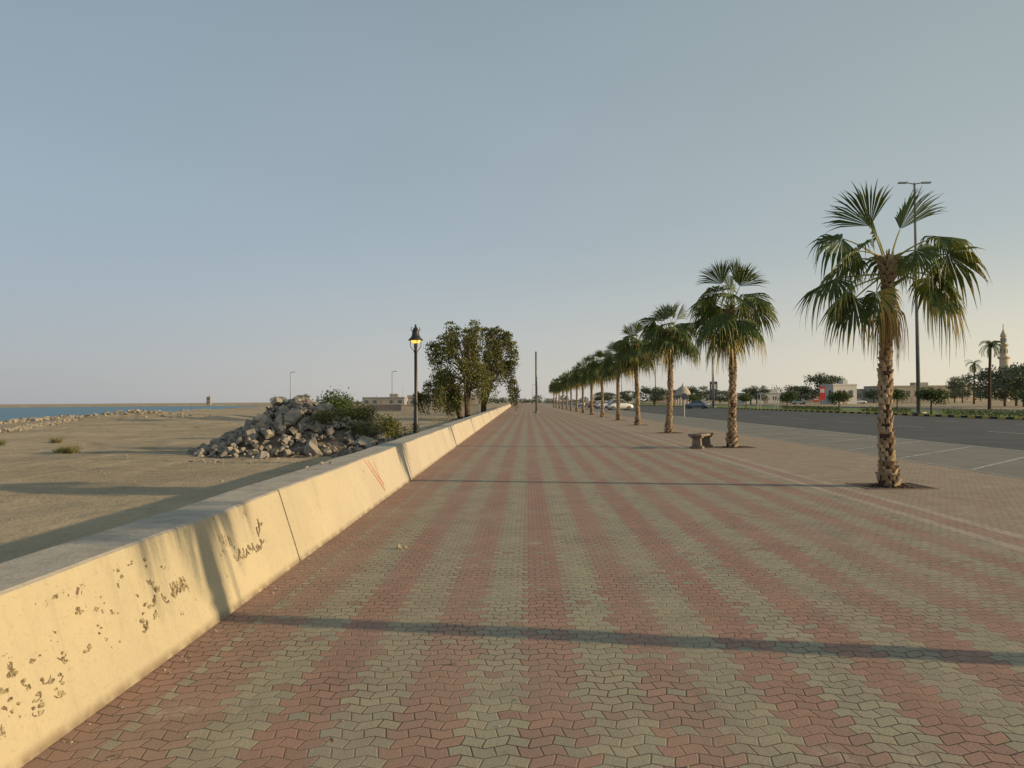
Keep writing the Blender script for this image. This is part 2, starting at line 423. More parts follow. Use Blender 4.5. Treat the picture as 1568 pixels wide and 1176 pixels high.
# ---------------------------------------------------------------- palms
M_frond=leafmat('palm_leaf_green',(0.055,0.095,0.026),(0.125,0.165,0.042),(0.08,0.112,0.030),0.24,2)
M_fyel=leafmat('palm_leaf_yellow',(0.46,0.34,0.11),(0.34,0.28,0.09),(0.25,0.23,0.08),0.25,3)
M_fdead=leafmat('palm_leaf_dead',(0.28,0.175,0.07),(0.20,0.12,0.05),(0.34,0.22,0.09),0.1,3)
M_pet=simple('palm_petiole',(0.24,0.28,0.09),(0.34,0.29,0.11),4)
M_boot=simple('palm_leaf_base',(0.48,0.37,0.24),(0.18,0.115,0.07),12,island=True)
M_core=simple('palm_trunk_fibre',(0.10,0.062,0.038),(0.05,0.032,0.02),14,bmp=0.5)
def frond(mb,o,az,el,pl,bl,age):
    az=math.radians(az); o=Vector(o); pts=[o]; e=math.radians(el)
    for i in range(5):
        d=Vector((math.cos(e)*math.cos(az),math.cos(e)*math.sin(az),math.sin(e)))
        pts.append(pts[-1]+d*pl/5); e-=math.radians(3 if el>60 else (6 if el>0 else 2))
    mb.tube(pts,[0.03,0.02,0.016,0.014,0.012,0.010],5,3 if age<2 else 2,False)
    if el<=60 and age<2: e-=math.radians(20)
    a=Vector((math.cos(e)*math.cos(az),math.cos(e)*math.sin(az),math.sin(e)))
    s=Vector((-math.sin(az),math.cos(az),0)); n=a.cross(s)
    ro=U(-0.8,0.8) if el<60 else U(-1.6,1.6)
    s,n=s*math.cos(ro)+n*math.sin(ro),n*math.cos(ro)-s*math.sin(ro)
    o=pts[-1]; N=36; sp=math.radians(116 if age<2 else 50)
    if el>60: sp=math.radians(56)
    dphi=2*sp/(N-1)
    dk=U(0.36,0.68)*(1 if el<60 else 0.25)
    for i in range(N):
        ph=-sp+dphi*i+U(-.03,.03)
        L=bl*(0.72+0.28*math.cos(ph/1.4))*U(0.90,1.08)
        dr=(a*math.cos(ph)+s*math.sin(ph)-n*(0.34*abs(math.sin(ph))-0.08)).normalized()
        sd=(s*math.cos(ph)-a*math.sin(ph)).normalized()
        dro=dk*U(0.5,1.8)*(1.5 if age>=1 else 1)
        vs=[]; ts=(0.03,0.3,0.62,0.77,0.9,1.03)
        kink=Vector((U(-.05,.05),U(-.05,.05),0))*L
        for t in ts:
            c=o+dr*(L*t); q=max(0,t-0.52)
            c=c+Vector((0,0,-1))*(dro*L*(0.10*t*t+2.5*q**1.6))-dr*(L*dro*1.0*q**2)+kink*(q*q*4)
            wd=L*t*math.tan(dphi/2)*1.06 if t<=0.63 else 0.63*L*math.tan(dphi/2)*(1.03-t)/0.40*0.9+0.0018
            vs+=[c-sd*wd-n*wd*0.4,c+n*wd*0.5,c+sd*wd-n*wd*0.4]
        dry=rnd()
        for j in range(len(ts)-1):
            mi=0
            if age==1 and (i%5!=0 or j>2) : mi=1 if (j>=2 or i>N*0.6) else 0
            if age==2: mi=2
            if age==0 and j==4 and dry<0.6: mi=1
            if age==0.5 and (j>=3): mi=1
            if age==0 and el<15 and j==3 and dry<0.25: mi=1
            k=j*3; mb.add([vs[k],vs[k+1],vs[k+4],vs[k+3],vs[k+2],vs[k+5]],[(0,1,2,3),(1,4,5,2)],mi)
def palm_mesh(name,H,specs,rbase=0.2,rtop=0.115,seed=0,lean=(0,0)):
    random.seed(seed)
    tr=MB(); n=14; pts=[];rad=[]
    def axis_(z): t=z/H; return Vector((lean[0]*t*t+0.035*math.sin(t*5+seed),lean[1]*t*t,z))
    def rr(z):
        return rtop+(rbase-rtop)*math.exp(-z*2.2)+0.008*math.sin(z*6+seed)
    for i in range(n+1):
        z=H*i/n-0.06*(i==0); pts.append(axis_(max(z,0))+Vector((0,0,min(z,0)))); rad.append(rr(max(z,0))*0.84)
    tr.tube(pts,rad,12,1)
    z=0.04; ring=0
    while z<H-0.02:
        nb=6; r=rr(z); c=axis_(z)
        for k in range(nb):
            if rnd()<0.10: continue
            t=(k+(ring%2)*0.5+U(-.15,.15))/nb*2*math.pi
            d=Vector((math.cos(t),math.sin(t),0)); s=Vector((-d.y,d.x,0))
            wdt=r*0.48*U(.65,1.2); hh=U(0.07,0.14); out=U(0.010,0.05)+(0.05 if z>H-0.5 else 0)+(0.03 if z<0.4 else 0)
            b0=c+d*(r*0.84)-Vector((0,0,0.02)); tz=Vector((0,0,hh)); sk=s*U(-.02,.02)
            tip=c+d*(r*0.92+out)+tz*U(.8,1.2)+sk
            tr.add([b0-s*wdt,b0+s*wdt,tip+s*wdt*0.5,tip-s*wdt*0.5,c+d*r*0.8+tz-s*wdt*.6,c+d*r*0.8+tz+s*wdt*.6, b0+d*0.03+tz*0.3],
                   [(0,1,6),(1,2,6),(2,3,6),(3,0,6),(3,2,5,4),(0,3,4),(1,5,2)],0)
        z+=0.085*U(.9,1.1); ring+=1
    cr=MB(); top=axis_(H)
    for az,el,pl,bl,age in specs:
        o=top+Vector((math.cos(math.radians(az))*0.06,math.sin(math.radians(az))*0.06,-0.05-0.22*(el<10)-0.2*(age==2)+U(-.05,.05)))
        frond(cr,o,az,el,pl,bl,age)
    for k in range(26):
        az=U(0,360); el=U(20,85); a=math.radians(az); e=math.radians(el)
        d=Vector((math.cos(a)*math.cos(e),math.sin(a)*math.cos(e),math.sin(e)))
        oo=top+Vector((0,0,U(-.7,0)))
        cr.tube([oo,oo+d*U(.15,.35)],[0.03,0.012],5,3 if rnd()<.4 else 2,False)
    def mk(mb,nm,mats):
        me=bpy.data.meshes.new(nm); me.from_pydata(mb.v,[],mb.f)
        for m_ in mats: me.materials.append(m_)
        me.polygons.foreach_set('material_index',mb.m); me.update(); return me
    return mk(tr,name+'_trunk',[M_boot,M_core]),mk(cr,name+'_crown',[M_frond,M_fyel,M_fdead,M_pet])
spec1=[(186,74,.70,.92,0),(352,80,.60,.95,0),(95,72,.6,.80,0),
 (182,42,.90,.70,0),(197,24,.60,.66,0),(357,40,1.0,.72,0),(348,16,.96,.78,0.5),(172,0,.88,.78,0),(192,-16,.84,.80,0),
 (6,4,.86,.78,0),(351,-18,.84,.80,1),(300,20,.5,.6,0),(120,24,.8,.72,0),(60,28,.8,.72,0),(183,-34,.72,.72,0.5),
 (240,-56,.38,.66,2),(262,-68,.35,.60,2),(215,-42,.5,.66,1)]
def randspec(seed,n,big=1.0,base=0):
    random.seed(seed); o=[]
    for i in range(n):
        t=i/(n-1); el=82-116*t**0.95+U(-8,8)
        az=(i*137.5+base)%360
        age=0
        if t>0.85: age=random.choice((0,0.5,1))
        o.append((az,el,U(.62,.90)*big,U(.82,.98)*big,age))
    o.append((U(0,360),-70,.4,.6,2)); o.append((U(0,360),-60,.4,.6,1))
    return o
PM=[palm_mesh('palm0',4.15,spec1,0.185,0.105,3,(0.02,0)),
    palm_mesh('palm1',4.7,randspec(5,21,1.02,20),0.20,0.115,11,(-0.03,0)),
    palm_mesh('palm2',4.9,randspec(9,25,1.06,80),0.20,0.12,12,(0.05,0.05)),
    palm_mesh('palm3',5.1,randspec(15,27,1.08,140),0.21,0.12,13,(0,0.06))]
plist=[(14.0,6.82,0,0,1),(25.7,7.36,1,0,1),(37.2,7.56,2,0,1),(49.2,8.0,3,0,1),(61.5,8.47,2,2,1),(73.5,8.6,3,1,.98),(86,8.85,1,2,1.08),(98,9.05,2,4,1.05),
 (110,9.25,3,3,1),(122,9.35,2,1,1.05),(134,9.5,3,5,1),(146,9.6,1,1,1.05),(158,9.7,2,2,1),(170,9.8,3,2,1),(182,9.9,2,4,1),
 (4.1,6.6,1,2,.95),(-7.9,6.2,2,1,1),(-20,6.0,3,0,1)]
M_soil=simple('planting_soil',(0.10,0.07,0.045),(0.055,0.04,0.03),8,bmp=0.8)
M_soil2=simple('pit_edge',(0.27,0.20,0.15),(0.2,0.16,0.12),8,bmp=0.3)
for (y,x,k,r,s) in plist:
    e=empty('palm_tree',(x,y,0),r,s)
    random.seed(int(y)+500)
    tx,ty=(U(-.022,.022),U(-.022,.022)) if y>30 else (0,0)
    a_=inst(PM[k][0],'trunk',e); b_=inst(PM[k][1],'crown',e)
    for q in (a_,b_): q.rotation_euler[0]=tx; q.rotation_euler[1]=ty
    mb=MB(); mb.add([(-.5,-.42,.004),(.62,-.42,.004),(.62,.5,.004),(-.5,.5,.004)],[(0,1,2,3)])
    for c,sz in (((.06,-.44,.006),(1.2,.05,.012)),((.06,.52,.006),(1.2,.05,.012)),((-.52,.04,.006),(.05,.91,.012)),((.645,.04,.006),(.05,.91,.012))):
        mb.box(c,sz,1)
    random.seed(int(y))
    for q in range(40):
        a=U(0,6.28);rr_=U(0.15,.42); mb.box((0.05+rr_*math.cos(a),rr_*math.sin(a),.015),(U(.02,.06),U(.02,.06),.03),0,U(0,3))
    mb.obj('planting_pit',[M_soil,M_soil2],e,rz=-r)
# ---------------------------------------------------------------- bench
M_stone=simple('bench_stone',(0.25,0.20,0.155),(0.17,0.14,0.115),9,bmp=0.4)
bn=empty('park_bench',(6.28,25.6,0),math.radians(58))
def bev(o,w_=0.015,seg=2):
    b_=o.modifiers.new('bevel','BEVEL'); b_.width=w_; b_.segments=seg; b_.limit_method='ANGLE'
mb=MB(); mb.box((0,0,0.44),(1.35,0.46,0.085)); bev(mb.obj('seat',M_stone,bn))
for sgn,nm in ((-1,'leg_1'),(1,'leg_2')):
    mb=MB(); mb.box((sgn*0.45,0,0.04),(0.22,0.42,0.08)); mb.box((sgn*0.45,0,0.235),(0.15,0.30,0.31),0,0,0.85); mb.box((sgn*0.45,0,0.37),(0.2,0.38,0.05)); bev(mb.obj(nm,M_stone,bn),0.01)
# ---------------------------------------------------------------- heritage lamp post
M_iron=simple('black_painted_iron',(0.018,0.018,0.016),(0.03,0.028,0.025),10,0.45,spec=0.5)
m,nt,b=newmat('lit_lamp_glass',0.3,0.5); b.inputs['Base Color'].default_value=(0.8,0.6,0.2,1)
b.inputs['Emission Color'].default_value=(1,0.66,0.10,1); b.inputs['Emission Strength'].default_value=1.2
M_glow=m
def lamp(x,y,z0,H,s=1,name='lamp_post'):
    e=empty(name,(x,y,z0))
    mb=MB(); mb.lathe([(0.17,0),(0.17,0.06),(0.14,0.09),(0.13,0.30),(0.15,0.34),(0.10,0.42),(0.085,0.9),(0.11,0.95),(0.075,1.02),(0.06,1.5),(0.055,1.6),(0.075,1.63),(0.05,1.68),(0.045,H-0.85),(0.07,H-0.82),(0.04,H-0.76),(0.035,H-0.55)],14); mb.obj('post',M_iron,e,True)
    mb=MB()
    mb.lathe([(0.225,H-0.47),(0.23,H-0.45),(0.155,H-0.38),(0.115,H-0.30),(0.105,H-0.2),(0.085,H-0.12),(0.05,H-0.08),(0.03,H-0.05),(0.035,H-0.02),(0.01,H+0.03)],16)
    for a in range(4):
        t=a*math.pi/2+.4; c,s_=math.cos(t),math.sin(t)
        mb.tube([(0.04*c,0.04*s_,H-0.8),(0.17*c,0.17*s_,H-0.66),(0.16*c,0.16*s_,H-0.47)],[0.012]*3,5)
        mb.tube([(0.10*c,0.10*s_,H-0.2),(0.15*c,0.15*s_,H-0.13),(0.11*c,0.11*s_,H-0.06)],[0.012]*3,5)
    mb.obj('bell_hood',M_iron,e,True)
    mb=MB(); mb.lathe([(0.05,H-0.56),(0.11,H-0.545),(0.15,H-0.50),(0.155,H-0.472)],14); mb.obj('lantern_glass',M_glow,e,True)
lamp(-2.95,23.6,-0.05,4.0)
# ---------------------------------------------------------------- foliage generator
def cloud(mb,cs,n,leaf,droop=0.0,mi=0):
    tot=sum(c[3]*c[4]*c[5] for c in cs) or 1
    for (x,y,z,a,b_,c) in cs:
        k=max(8,int(n*a*b_*c/tot))
        for _ in range(k):
            d=Vector((random.gauss(0,1),random.gauss(0,1),random.gauss(0,1))).normalized()*(rnd()**0.4)*(1 if rnd()<.8 else U(1,1.5))
            p=Vector((x+d.x*a,y+d.y*b_,z+d.z*c))
            if droop and d.z<0.2: p.z-=droop*rnd()**2
            n1=Vector((random.gauss(0,1),random.gauss(0,1),random.gauss(0,1)-(1.2 if droop else 0))).normalized()
            n2=n1.cross(Vector((rnd()-.5,rnd()-.5,rnd()-.5))).normalized()
            s=leaf*U(.5,1.3)
            mb.add([p-n1*s,p-n2*s*.5,p+n1*s,p+n2*s*.5],[(0,1,2,3)],mi)
M_bark=simple('bark',(0.13,0.095,0.065),(0.07,0.05,0.035),4,bmp=0.6)
M_leafA=leafmat('tree_foliage',(0.10,0.115,0.035),(0.18,0.17,0.055),(0.08,0.09,0.03),0.25,0.5)
M_leafB=leafmat('shrub_foliage',(0.055,0.09,0.022),(0.11,0.14,0.04),(0.04,0.06,0.02),0.1,0.8)
M_leafF=leafmat('hazed_distant_foliage',(0.085,0.11,0.06),(0.13,0.15,0.08),(0.07,0.09,0.055),0,0.2)  # distance haze painted in: paler, bluer, low-contrast base colours
def bigtree(x,y,cx,H,rw,seed,nleaf=8000,leaf=0.17,lean=0,nc=56):
    random.seed(seed); e=empty('tree',(x,y,-0.15))
    tr=MB(); cs=[]
    forks=[]
    for k in range(5):
        a=U(0,6.28); q=Vector((lean*0.5+math.cos(a)*rw*.28,math.sin(a)*rw*.28,H*0.40+U(-.4,.6)))
        tr.tube([(U(-.2,.2),U(-.2,.2),-0.2),(q.x*.3,q.y*.3,H*.14),(q.x*.7,q.y*.7,H*.28),q],[.22,.17,.13,.10],7); forks.append(q)
    for k in range(nc):
        a=U(0,6.28); el=U(-0.5,1)
        R_=rw*(math.sqrt(max(0,1-el*el*0.8)))*U(.35,1.15)
        p=Vector((cx+math.cos(a)*R_,math.sin(a)*R_,H*(0.50+0.42*el)+U(-.5,.6)))
        q=min(forks,key=lambda f:(f-p).length)
        mid=(p+q)/2+Vector((U(-.4,.4),U(-.4,.4),U(0,.6)))
        tr.tube([q,mid,p],[.07,.04,.015],5)
        s=rw*U(.09,.25); cs.append((p.x,p.y,p.z,s*1.1,s*1.1,s*U(.8,1.3)))
    tr.obj('trunk',M_bark,e,True)
    cr=MB(); cloud(cr,cs,nleaf,leaf,1.4)
    cr.obj('crown',M_leafA,e)
bigtree(-4.7,80,-.7,10.0,3.2,4,14500,0.125,-0.6,60)
bigtree(-3.4,88,1.6,10.5,2.5,8,13000,0.125,1.0,50)
bigtree(-5.6,83,-2.2,5.6,2.6,18,7500,0.12,-0.8,34)
def shrub(x,y,w_,h,seed,name='shrub',z=0,leaf=0.05,n=3000,mat=None):
    random.seed(seed); mb=MB(); cs=[]
    for k in range(14):
        a=U(0,6.28); r=U(0,.8)*w_/2
        cs.append((math.cos(a)*r,math.sin(a)*r*.8,h*U(.25,.7),w_*U(.1,.2),w_*.18,h*U(.18,.3)))
    cloud(mb,cs,n,leaf)
    for k in range(14):
        a=U(0,6.28); mb.tube([(0,0,-.1),(math.cos(a)*w_*.2,math.sin(a)*w_*.2,h*.3),(math.cos(a)*w_*.4,math.sin(a)*w_*.35,h*U(.4,.8))],[.02,.014,.006],4,1,False)
    return mb.obj(name,[mat or M_leafB,M_bark],loc=(x,y,z))
# ---------------------------------------------------------------- rubble pile
random.seed(21)
M_rock=simple('broken_concrete',(0.37,0.325,0.265),(0.15,0.135,0.12),5,bmp=0.6,island=True)
M_stones=simple('scattered_stones',(0.36,0.31,0.24),(0.22,0.19,0.15),5,bmp=0.4,island=True)
M_dirt=simple('rubble_dirt',(0.22,0.175,0.13),(0.13,0.11,0.085),3,bmp=0.8)
cx0,cy0=-8.3,28.8
def moundz(dx,dy):
    w_=0.18*noise.noise(Vector((dx*1.1,dy*1.1,5)))
    return (1.80*math.exp(-((abs(dx+.2)/1.5)**2.2)-((dy/1.7)**2))+1.3*math.exp(-((abs(dx-2.1)/1.5)**2.4)-((dy/1.8)**2))+0.4*math.exp(-(((dx+2.3)/1.1)**2)-((dy/1.4)**2)))*(1+w_*1.5)
mb=MB(); n=34; vs=[]
for j in range(n+1):
    for i in range(n+1):
        dx=-4.8+9.6*i/n; dy=-4.5+9*j/n
        vs.append((dx,dy,moundz(dx,dy)*0.87-0.12+0.15*noise.noise(Vector((dx*2,dy*2,0)))))
mb.add(vs,[(j*(n+1)+i,j*(n+1)+i+1,(j+1)*(n+1)+i+1,(j+1)*(n+1)+i) for j in range(n) for i in range(n)],1)
def rock(mb,c,s,mi=0):
    vs=[]; 
    ax=[s*U(.6,1.4),s*U(.5,1.0),s*U(.25,.7)]
    Rm=(Matrix.Rotation(U(0,6.28),3,'Z')@Matrix.Rotation(U(-.8,.8),3,'X')@Matrix.Rotation(U(-.8,.8),3,'Y'))
    for k in (-1,1):
        for t in range(6):
            a=t/6*6.283+U(-.25,.25); r=U(.65,1.05)*(0.85 if k>0 else 1)
            vs.append(Vector(c)+Rm@Vector((math.cos(a)*r*ax[0],math.sin(a)*r*ax[1],k*ax[2]*U(.7,1))))
    mb.add(vs,[(5,4,3,2,1,0),(6,7,8,9,10,11)]+[(t,(t+1)%6,6+(t+1)%6,6+t) for t in range(6)],mi)
for k in range(2100):
    dx,dy=U(-3.5,3.7),random.gauss(-.3,1.15)
    if abs(dy)>3.4 or moundz(dx,dy)<0.08: continue
    q=rnd(); s=U(.04,.10) if q<.62 else (U(.10,.2) if q<.94 else U(.2,.38))
    if dx>1.4 and rnd()<.35: continue
    rock(mb,(dx,dy,moundz(dx,dy)*U(.86,1.02)-0.02),s)
for k in range(300):
    dx,dy=U(-5.0,4),U(-4.5,2); rock(mb,(dx,dy,0.0),U(.02,.08))
mb.obj('rubble_pile',[M_rock,M_dirt],loc=(cx0,cy0,-0.3))
M_shy=leafmat('dry_shrub_foliage',(0.13,0.14,0.04),(0.22,0.20,0.07),(0.08,0.095,0.03),0.15,2)
shrub(-7.0,32.0,3.8,2.7,6,'shrub',-0.3,0.05,7000)
shrub(-6.1,28.9,2.3,1.15,3,'shrub',0.45,0.035,5500,M_shy)
shrub(-5.4,27.7,1.9,1.0,4,'shrub',0.05,0.035,4000,M_shy)
shrub(-6.9,27.8,1.3,.7,14,'shrub',0.75,0.03,1600,M_shy)
shrub(-4.9,31.0,2.2,1.5,5,'shrub',-0.25,0.045,3500,M_shy)
random.seed(33)
M_dry=leafmat('dry_grass',(0.22,0.21,0.08),(0.32,0.28,0.13),(0.15,0.16,0.06),0.2,1)
mb=MB()
def tuft(x,y,s,n):
    z=gz(x,y)
    for k in range(n):
        a=U(0,6.28); r=s*U(.0,.5); h=s*U(.3,.8); l=s*U(.2,.6)
        b0=Vector((x+math.cos(a)*r,y+math.sin(a)*r,z-.02)); t=b0+Vector((math.cos(a)*l,math.sin(a)*l,h)); s_=Vector((-math.sin(a),math.cos(a),0))*s*.03
        mb.add([b0-s_,b0+s_,t],[(0,1,2)])
for (x,y,s,n) in [(-17.2,30,.55,300),(-18.2,31,.4,160),(-22.5,38,.5,200),(-19.8,27,.25,80),(-24,36,.5,160)]: tuft(x,y,s,n)
for k in range(140):
    y=48+U(0,1)**1.5*120; x=-U(5,60)
    tuft(x,y,U(.15,.4),20)
mb.obj('dry_grass',M_dry)
mb=MB()
for k in range(900):
    y=U(6,60); x=-U(3.6,40); rock(mb,(x,y,gz(x,y)),U(.012,.04) if rnd()<.95 else U(.05,.12))
mb.obj('gravel',M_stones)
mb=MB()
for k in range(700):
    y=U(60,330); x=shore(y)+2.0+random.gauss(0,1.4); rock(mb,(x,y,-1.35+U(-.1,.2)),U(.3,.8))
for k in range(420):
    t=U(0,1); x=-36-t*19+random.gauss(0,.5); y=54+t*43+random.gauss(0,.6); rock(mb,(x,y,gz(x,y)+.03),U(.08,.3))
for k in range(120):
    x=-48+random.gauss(0,4); y=98+random.gauss(0,3); rock(mb,(x,y,gz(x,y)+.05),U(.1,.4))
mb.obj('shore_rocks',M_stones)
M_peb=simple('pale_stone',(0.42,0.36,0.26),(0.3,0.26,0.2),20)
mb=MB(); rock(mb,(-1.24,8.4,.02),.055); rock(mb,(-1.18,8.46,.012),.03)
for k in range(160):
    y=3.2+27*rnd()**1.5; rock(mb,(U(-2,6),y,.003),U(.003,.009))
for k in range(120):
    y=U(3.0,30); rock(mb,(wallx(y)+U(.01,.15),y,.003),U(.004,.014))
mb.obj('stone_debris',M_peb)
M_leaflit=simple('dry_leaf_litter',(0.24,0.17,0.09),(0.14,0.10,0.06),20,island=True)
mb=MB()
for k in range(170):
    y=3.2+30*rnd()**1.3; x=U(-2,8); a=U(0,6.28); l=U(.012,.035)
    c=Vector((x,y,.006)); d=Vector((math.cos(a),math.sin(a),0))*l; s_=Vector((-math.sin(a),math.cos(a),0))*l*.35
    mb.add([c-d,c-s_+Vector((0,0,.004)),c+d+Vector((0,0,.006)),c+s_],[(0,1,2,3)])
mb.obj('leaf_litter',M_leaflit)
mb=MB(); 
for x,y in ((-2.75,10.3),(-2.7,10.9),(-2.6,11.0)): rock(mb,(x,y,.74),.03)
mb.obj('stones_on_wall',M_peb)
# ---------------------------------------------------------------- poles and street lights
M_galv=simple('galvanised_steel',(0.22,0.23,0.23),(0.16,0.17,0.17),5,0.5,metal=0.3)
def streetlight(x,y,H,arms=2,z0=0,r=0.11,al=1.1):
    e=empty('street_light',(x,y,z0))
    mb=MB(); mb.box((0,0,.08),(r*5,r*5,.16)); mb.tube([(0,0,0),(0,0,H*.5),(0,0,H)],[r,r*.8,r*.5],8); mb.obj('pole',M_galv,e,True)
    mb=MB()
    for s in ((-1,1) if arms==2 else (1,)):
        mb.tube([(0,0,H-.1),(s*al*.7,0,H+.05)],[.06,.045],6)
        mb.box((s*al,0,H+.04),(al*.75,.32,.12))
    mb.obj('luminaires',M_galv,e)
streetlight(39.6,75,22.6,2,0.08,0.2,1.15)
streetlight(37.2,142,12,2,0.08,.14,1.0)
streetlight(42,225,12,2,0,.2,1.2); streetlight(47,330,14,2,0,.2,1.2)
for x,y,H in ((-49,170,8.6),(-26.5,170,8.6),(-24,230,9),(-21,300,9),(-14.5,150,8.0),(-60,420,10),(-8,210,7),(-1,260,8),(2,330,8),(8,300,8),(14,420,9)): streetlight(x,y,H,1,gz(x,y),.09,.8)
e=empty('lighting_mast',(3.15,100,0)); mb=MB(); mb.tube([(0,0,0),(0,0,8)],[.14,.12],10); mb.box((0,0,.12),(.5,.5,.24)); mb.obj('mast',M_galv,e,True)
lamp(-3.6,103,-.1,4.6)
# ---------------------------------------------------------------- median planting
def topiary(x,y,w_,h,seed):
    random.seed(seed); e=empty('round_shade_tree',(x,y,.08)); mb=MB(); mb.tube([(0,0,0),(.03,0,h*.5)],[.09,.07],7); mb.obj('trunk',M_bark,e)
    mb=MB(); cs=[(U(-.25,.25)*w_,U(-.25,.25)*w_,h*U(.5,.78),w_*.3,w_*.3,h*.22) for k in range(7)]
    cloud(mb,cs,2400,.10); mb.obj('crown',M_leafB,e)
for i,(x,y,w_,h) in enumerate([(38.9,71.5,3.0,2.6),(38.2,90,2.8,2.5),(40,112,2.8,2.7),(41,135,2.8,2.6),(47,69,2.8,2.6),(50,100,3,3),(39,165,3,2.8)]): topiary(x,y,w_,h,50+i)
random.seed(60)
def hedge(x0,y0,x1,y1,h=.6,w_=.9):
    mb=MB(); L=math.hypot(x1-x0,y1-y0); n=int(L/.7); cs=[]
    for i in range(n):
        t=i/n; cs.append((x0+(x1-x0)*t,y0+(y1-y0)*t,h*.5,.55,w_*.5,h*.5))
    cloud(mb,cs,n*110,.07); mb.obj('hedge',M_leafB,loc=(0,0,.08))
hedge(38.2,56,38.9,70); hedge(39.1,76,39.9,88); hedge(40.3,95,42,120)
# ---------------------------------------------------------------- distant planting
def fartree(x,y,w_,h,seed,name='distant_tree'):
    random.seed(seed); e=empty(name,(x,y,0)); mb=MB(); mb.tube([(0,0,0),(0,0,h*.6)],[.25,.15],6)
    mb.obj('trunk',M_bark,e); mb=MB()
    cs=[(U(-.36,.36)*w_,U(-.3,.3)*w_,h*U(.25,.85),w_*U(.11,.2),w_*.18,h*U(.09,.16)) for k in range(20)]
    cloud(mb,cs,2800,max(.2,w_*.026)); mb.obj('crown',M_leafF,e)
def at(b,d): return (b*d,d)
for i,(b,d,w_,h) in enumerate([(.185,190,7,5.5),(.245,230,9,6),(.31,240,8,5.5),(.318,260,9,6.3),(.365,250,9,6.5),(.375,235,7,6),(.405,240,12,10.5),(.42,235,8,9),(.585,240,9,9),(.575,250,9,8),
   (.62,150,9,7),(.64,140,9,8),(.665,130,9,8),(.69,135,9,8.5),(.655,145,8,7),(.47,260,8,5.5),(.5,300,10,6),(.225,300,10,6),(.27,320,12,6),(.15,320,10,6),(.12,380,12,6)]):
    x,y=at(b,d); fartree(x,y,w_,h,100+i)
random.seed(77)
def treeline(name,x0,y0,x1,y1,h,n,leaf):
    mb=MB(); cs=[]
    for i in range(n):
        t=i/n+U(0,.6/n); hh=h*U(.35,1.1); cs.append((x0+(x1-x0)*t,y0+(y1-y0)*t+U(-8,8),hh*.5,(abs(x1-x0)/n)*U(.5,1.1),5,hh*.55))
    cloud(mb,cs,n*260,leaf); mb.obj(name,M_leafF)
treeline('distant_treeline',60,480,560,430,8,60,.6)
treeline('distant_treeline',-170,560,60,620,5.5,34,.6)
def featherpalm(x,y,H,seed,ls=1.0):
    random.seed(seed); e=empty('date_palm',(x,y,0)); mb=MB(); mb.tube([(0,0,0),(.1,0,H*.5),(0.3,0,H)],[.24,.18,.17],9); mb.obj('trunk',M_core,e)
    mb=MB()
    for k in range(24):
        az=U(0,6.28); e0=U(-.5,1.3); p=Vector((.3,0,H)); L=U(2.2,2.9)*ls
        for j in range(9):
            d=Vector((math.cos(az)*math.cos(e0),math.sin(az)*math.cos(e0),math.sin(e0))); q=p+d*L/9; s=Vector((-math.sin(az),math.cos(az),0))
            for sg in (-1,1):
                for o in (0,.5):
                    a=p+(q-p)*o; mb.add([a,a+d*.08,a+s*sg*.38*ls+d*.25+Vector((0,0,-.18))],[(0,1,2)])
            mb.tube([p,q],[.03,.03],3,0,False); p=q; e0-=.22
    mb.obj('crown',M_frond,e)
featherpalm(*at(.620,105),8.7,5,.8)
featherpalm(*at(.60,190),10,6)
# ---------------------------------------------------------------- buildings
M_bei=simple('beige_render',(0.40,0.35,0.28),(0.36,0.32,0.26),.5)  # far building colours dulled, distance haze put into the base colour
M_min=simple('minaret_stone',(0.52,0.44,0.34),(0.44,0.37,0.29),.5)
M_wh=simple('white_render',(0.52,0.50,0.47),(0.46,0.45,0.43),.5)
M_win=simple('window_glass',(0.06,0.07,0.08),(0.08,0.09,0.10),1,.15,spec=.6)
M_pink=simple('pink_render',(0.38,0.29,0.24),(0.34,0.27,0.22),.5)
M_grey=simple('haze_grey_render',(0.30,0.29,0.28),(0.26,0.25,0.24),.5)  # greyed base colour stands in for haze on far buildings
def building(name,b,d,w_,h,dp,mat,floors=1,rz=0):
    x,y=at(b,d); e=empty(name,(x,y,0),rz)
    mb=MB(); mb.box((0,0,h/2),(w_,dp,h)); mb.obj('walls',mat,e)
    mb=MB(); 
    for c,s in (((0,-dp/2,h+.2),(w_+.3,.3,.5)),((0,dp/2,h+.2),(w_+.3,.3,.5)),((-w_/2,0,h+.2),(.3,dp-.31,.5)),((w_/2,0,h+.2),(.3,dp-.31,.5))): mb.box(c,s)
    mb.box((w_*.22,0,h+.9),(w_*.2,dp*.3,1.6)); mb.obj('parapet',mat,e)
    mb=MB(); n=max(2,int(w_/3.2)); fh=h/floors
    for f in range(floors):
        for i in range(n):
            mb.box((-w_/2+(i+.5)*w_/n,-dp/2-.003,f*fh+fh*.55),(1.3,.08,fh*.38))
            mb.box((-w_/2-.003,-dp/2+(i+.5)*dp/n,f*fh+fh*.55),(.08,1.1,fh*.38))
    mb.obj('windows',M_win,e)
    mb=MB(); mb.box((0,-dp/2-.004,1.1),(1.3,.1,2.2)); mb.obj('door',M_pink,e)
building('beige_house',.51,300,26,6.0,12,M_bei,1)
building('beige_house',.575,320,22,5.5,12,M_bei,1,.1)
building('white_building',.424,230,7.5,5.5,7,M_wh,1,.15)
building('white_building',.325,290,16,3.6,9,M_wh,1)
building('beige_house',.47,310,14,5,10,M_bei,1)
building('white_building',.375,330,18,4,9,M_grey,1)
building('pink_house',.205,350,14,4.5,9,M_pink,1)
building('white_building',.13,420,22,4.2,9,M_wh,1)
building('beige_house',-.118,150,5,2.4,4,M_grey,1,.1)
building('beige_house',-.165,300,16,3,8,M_grey,1)
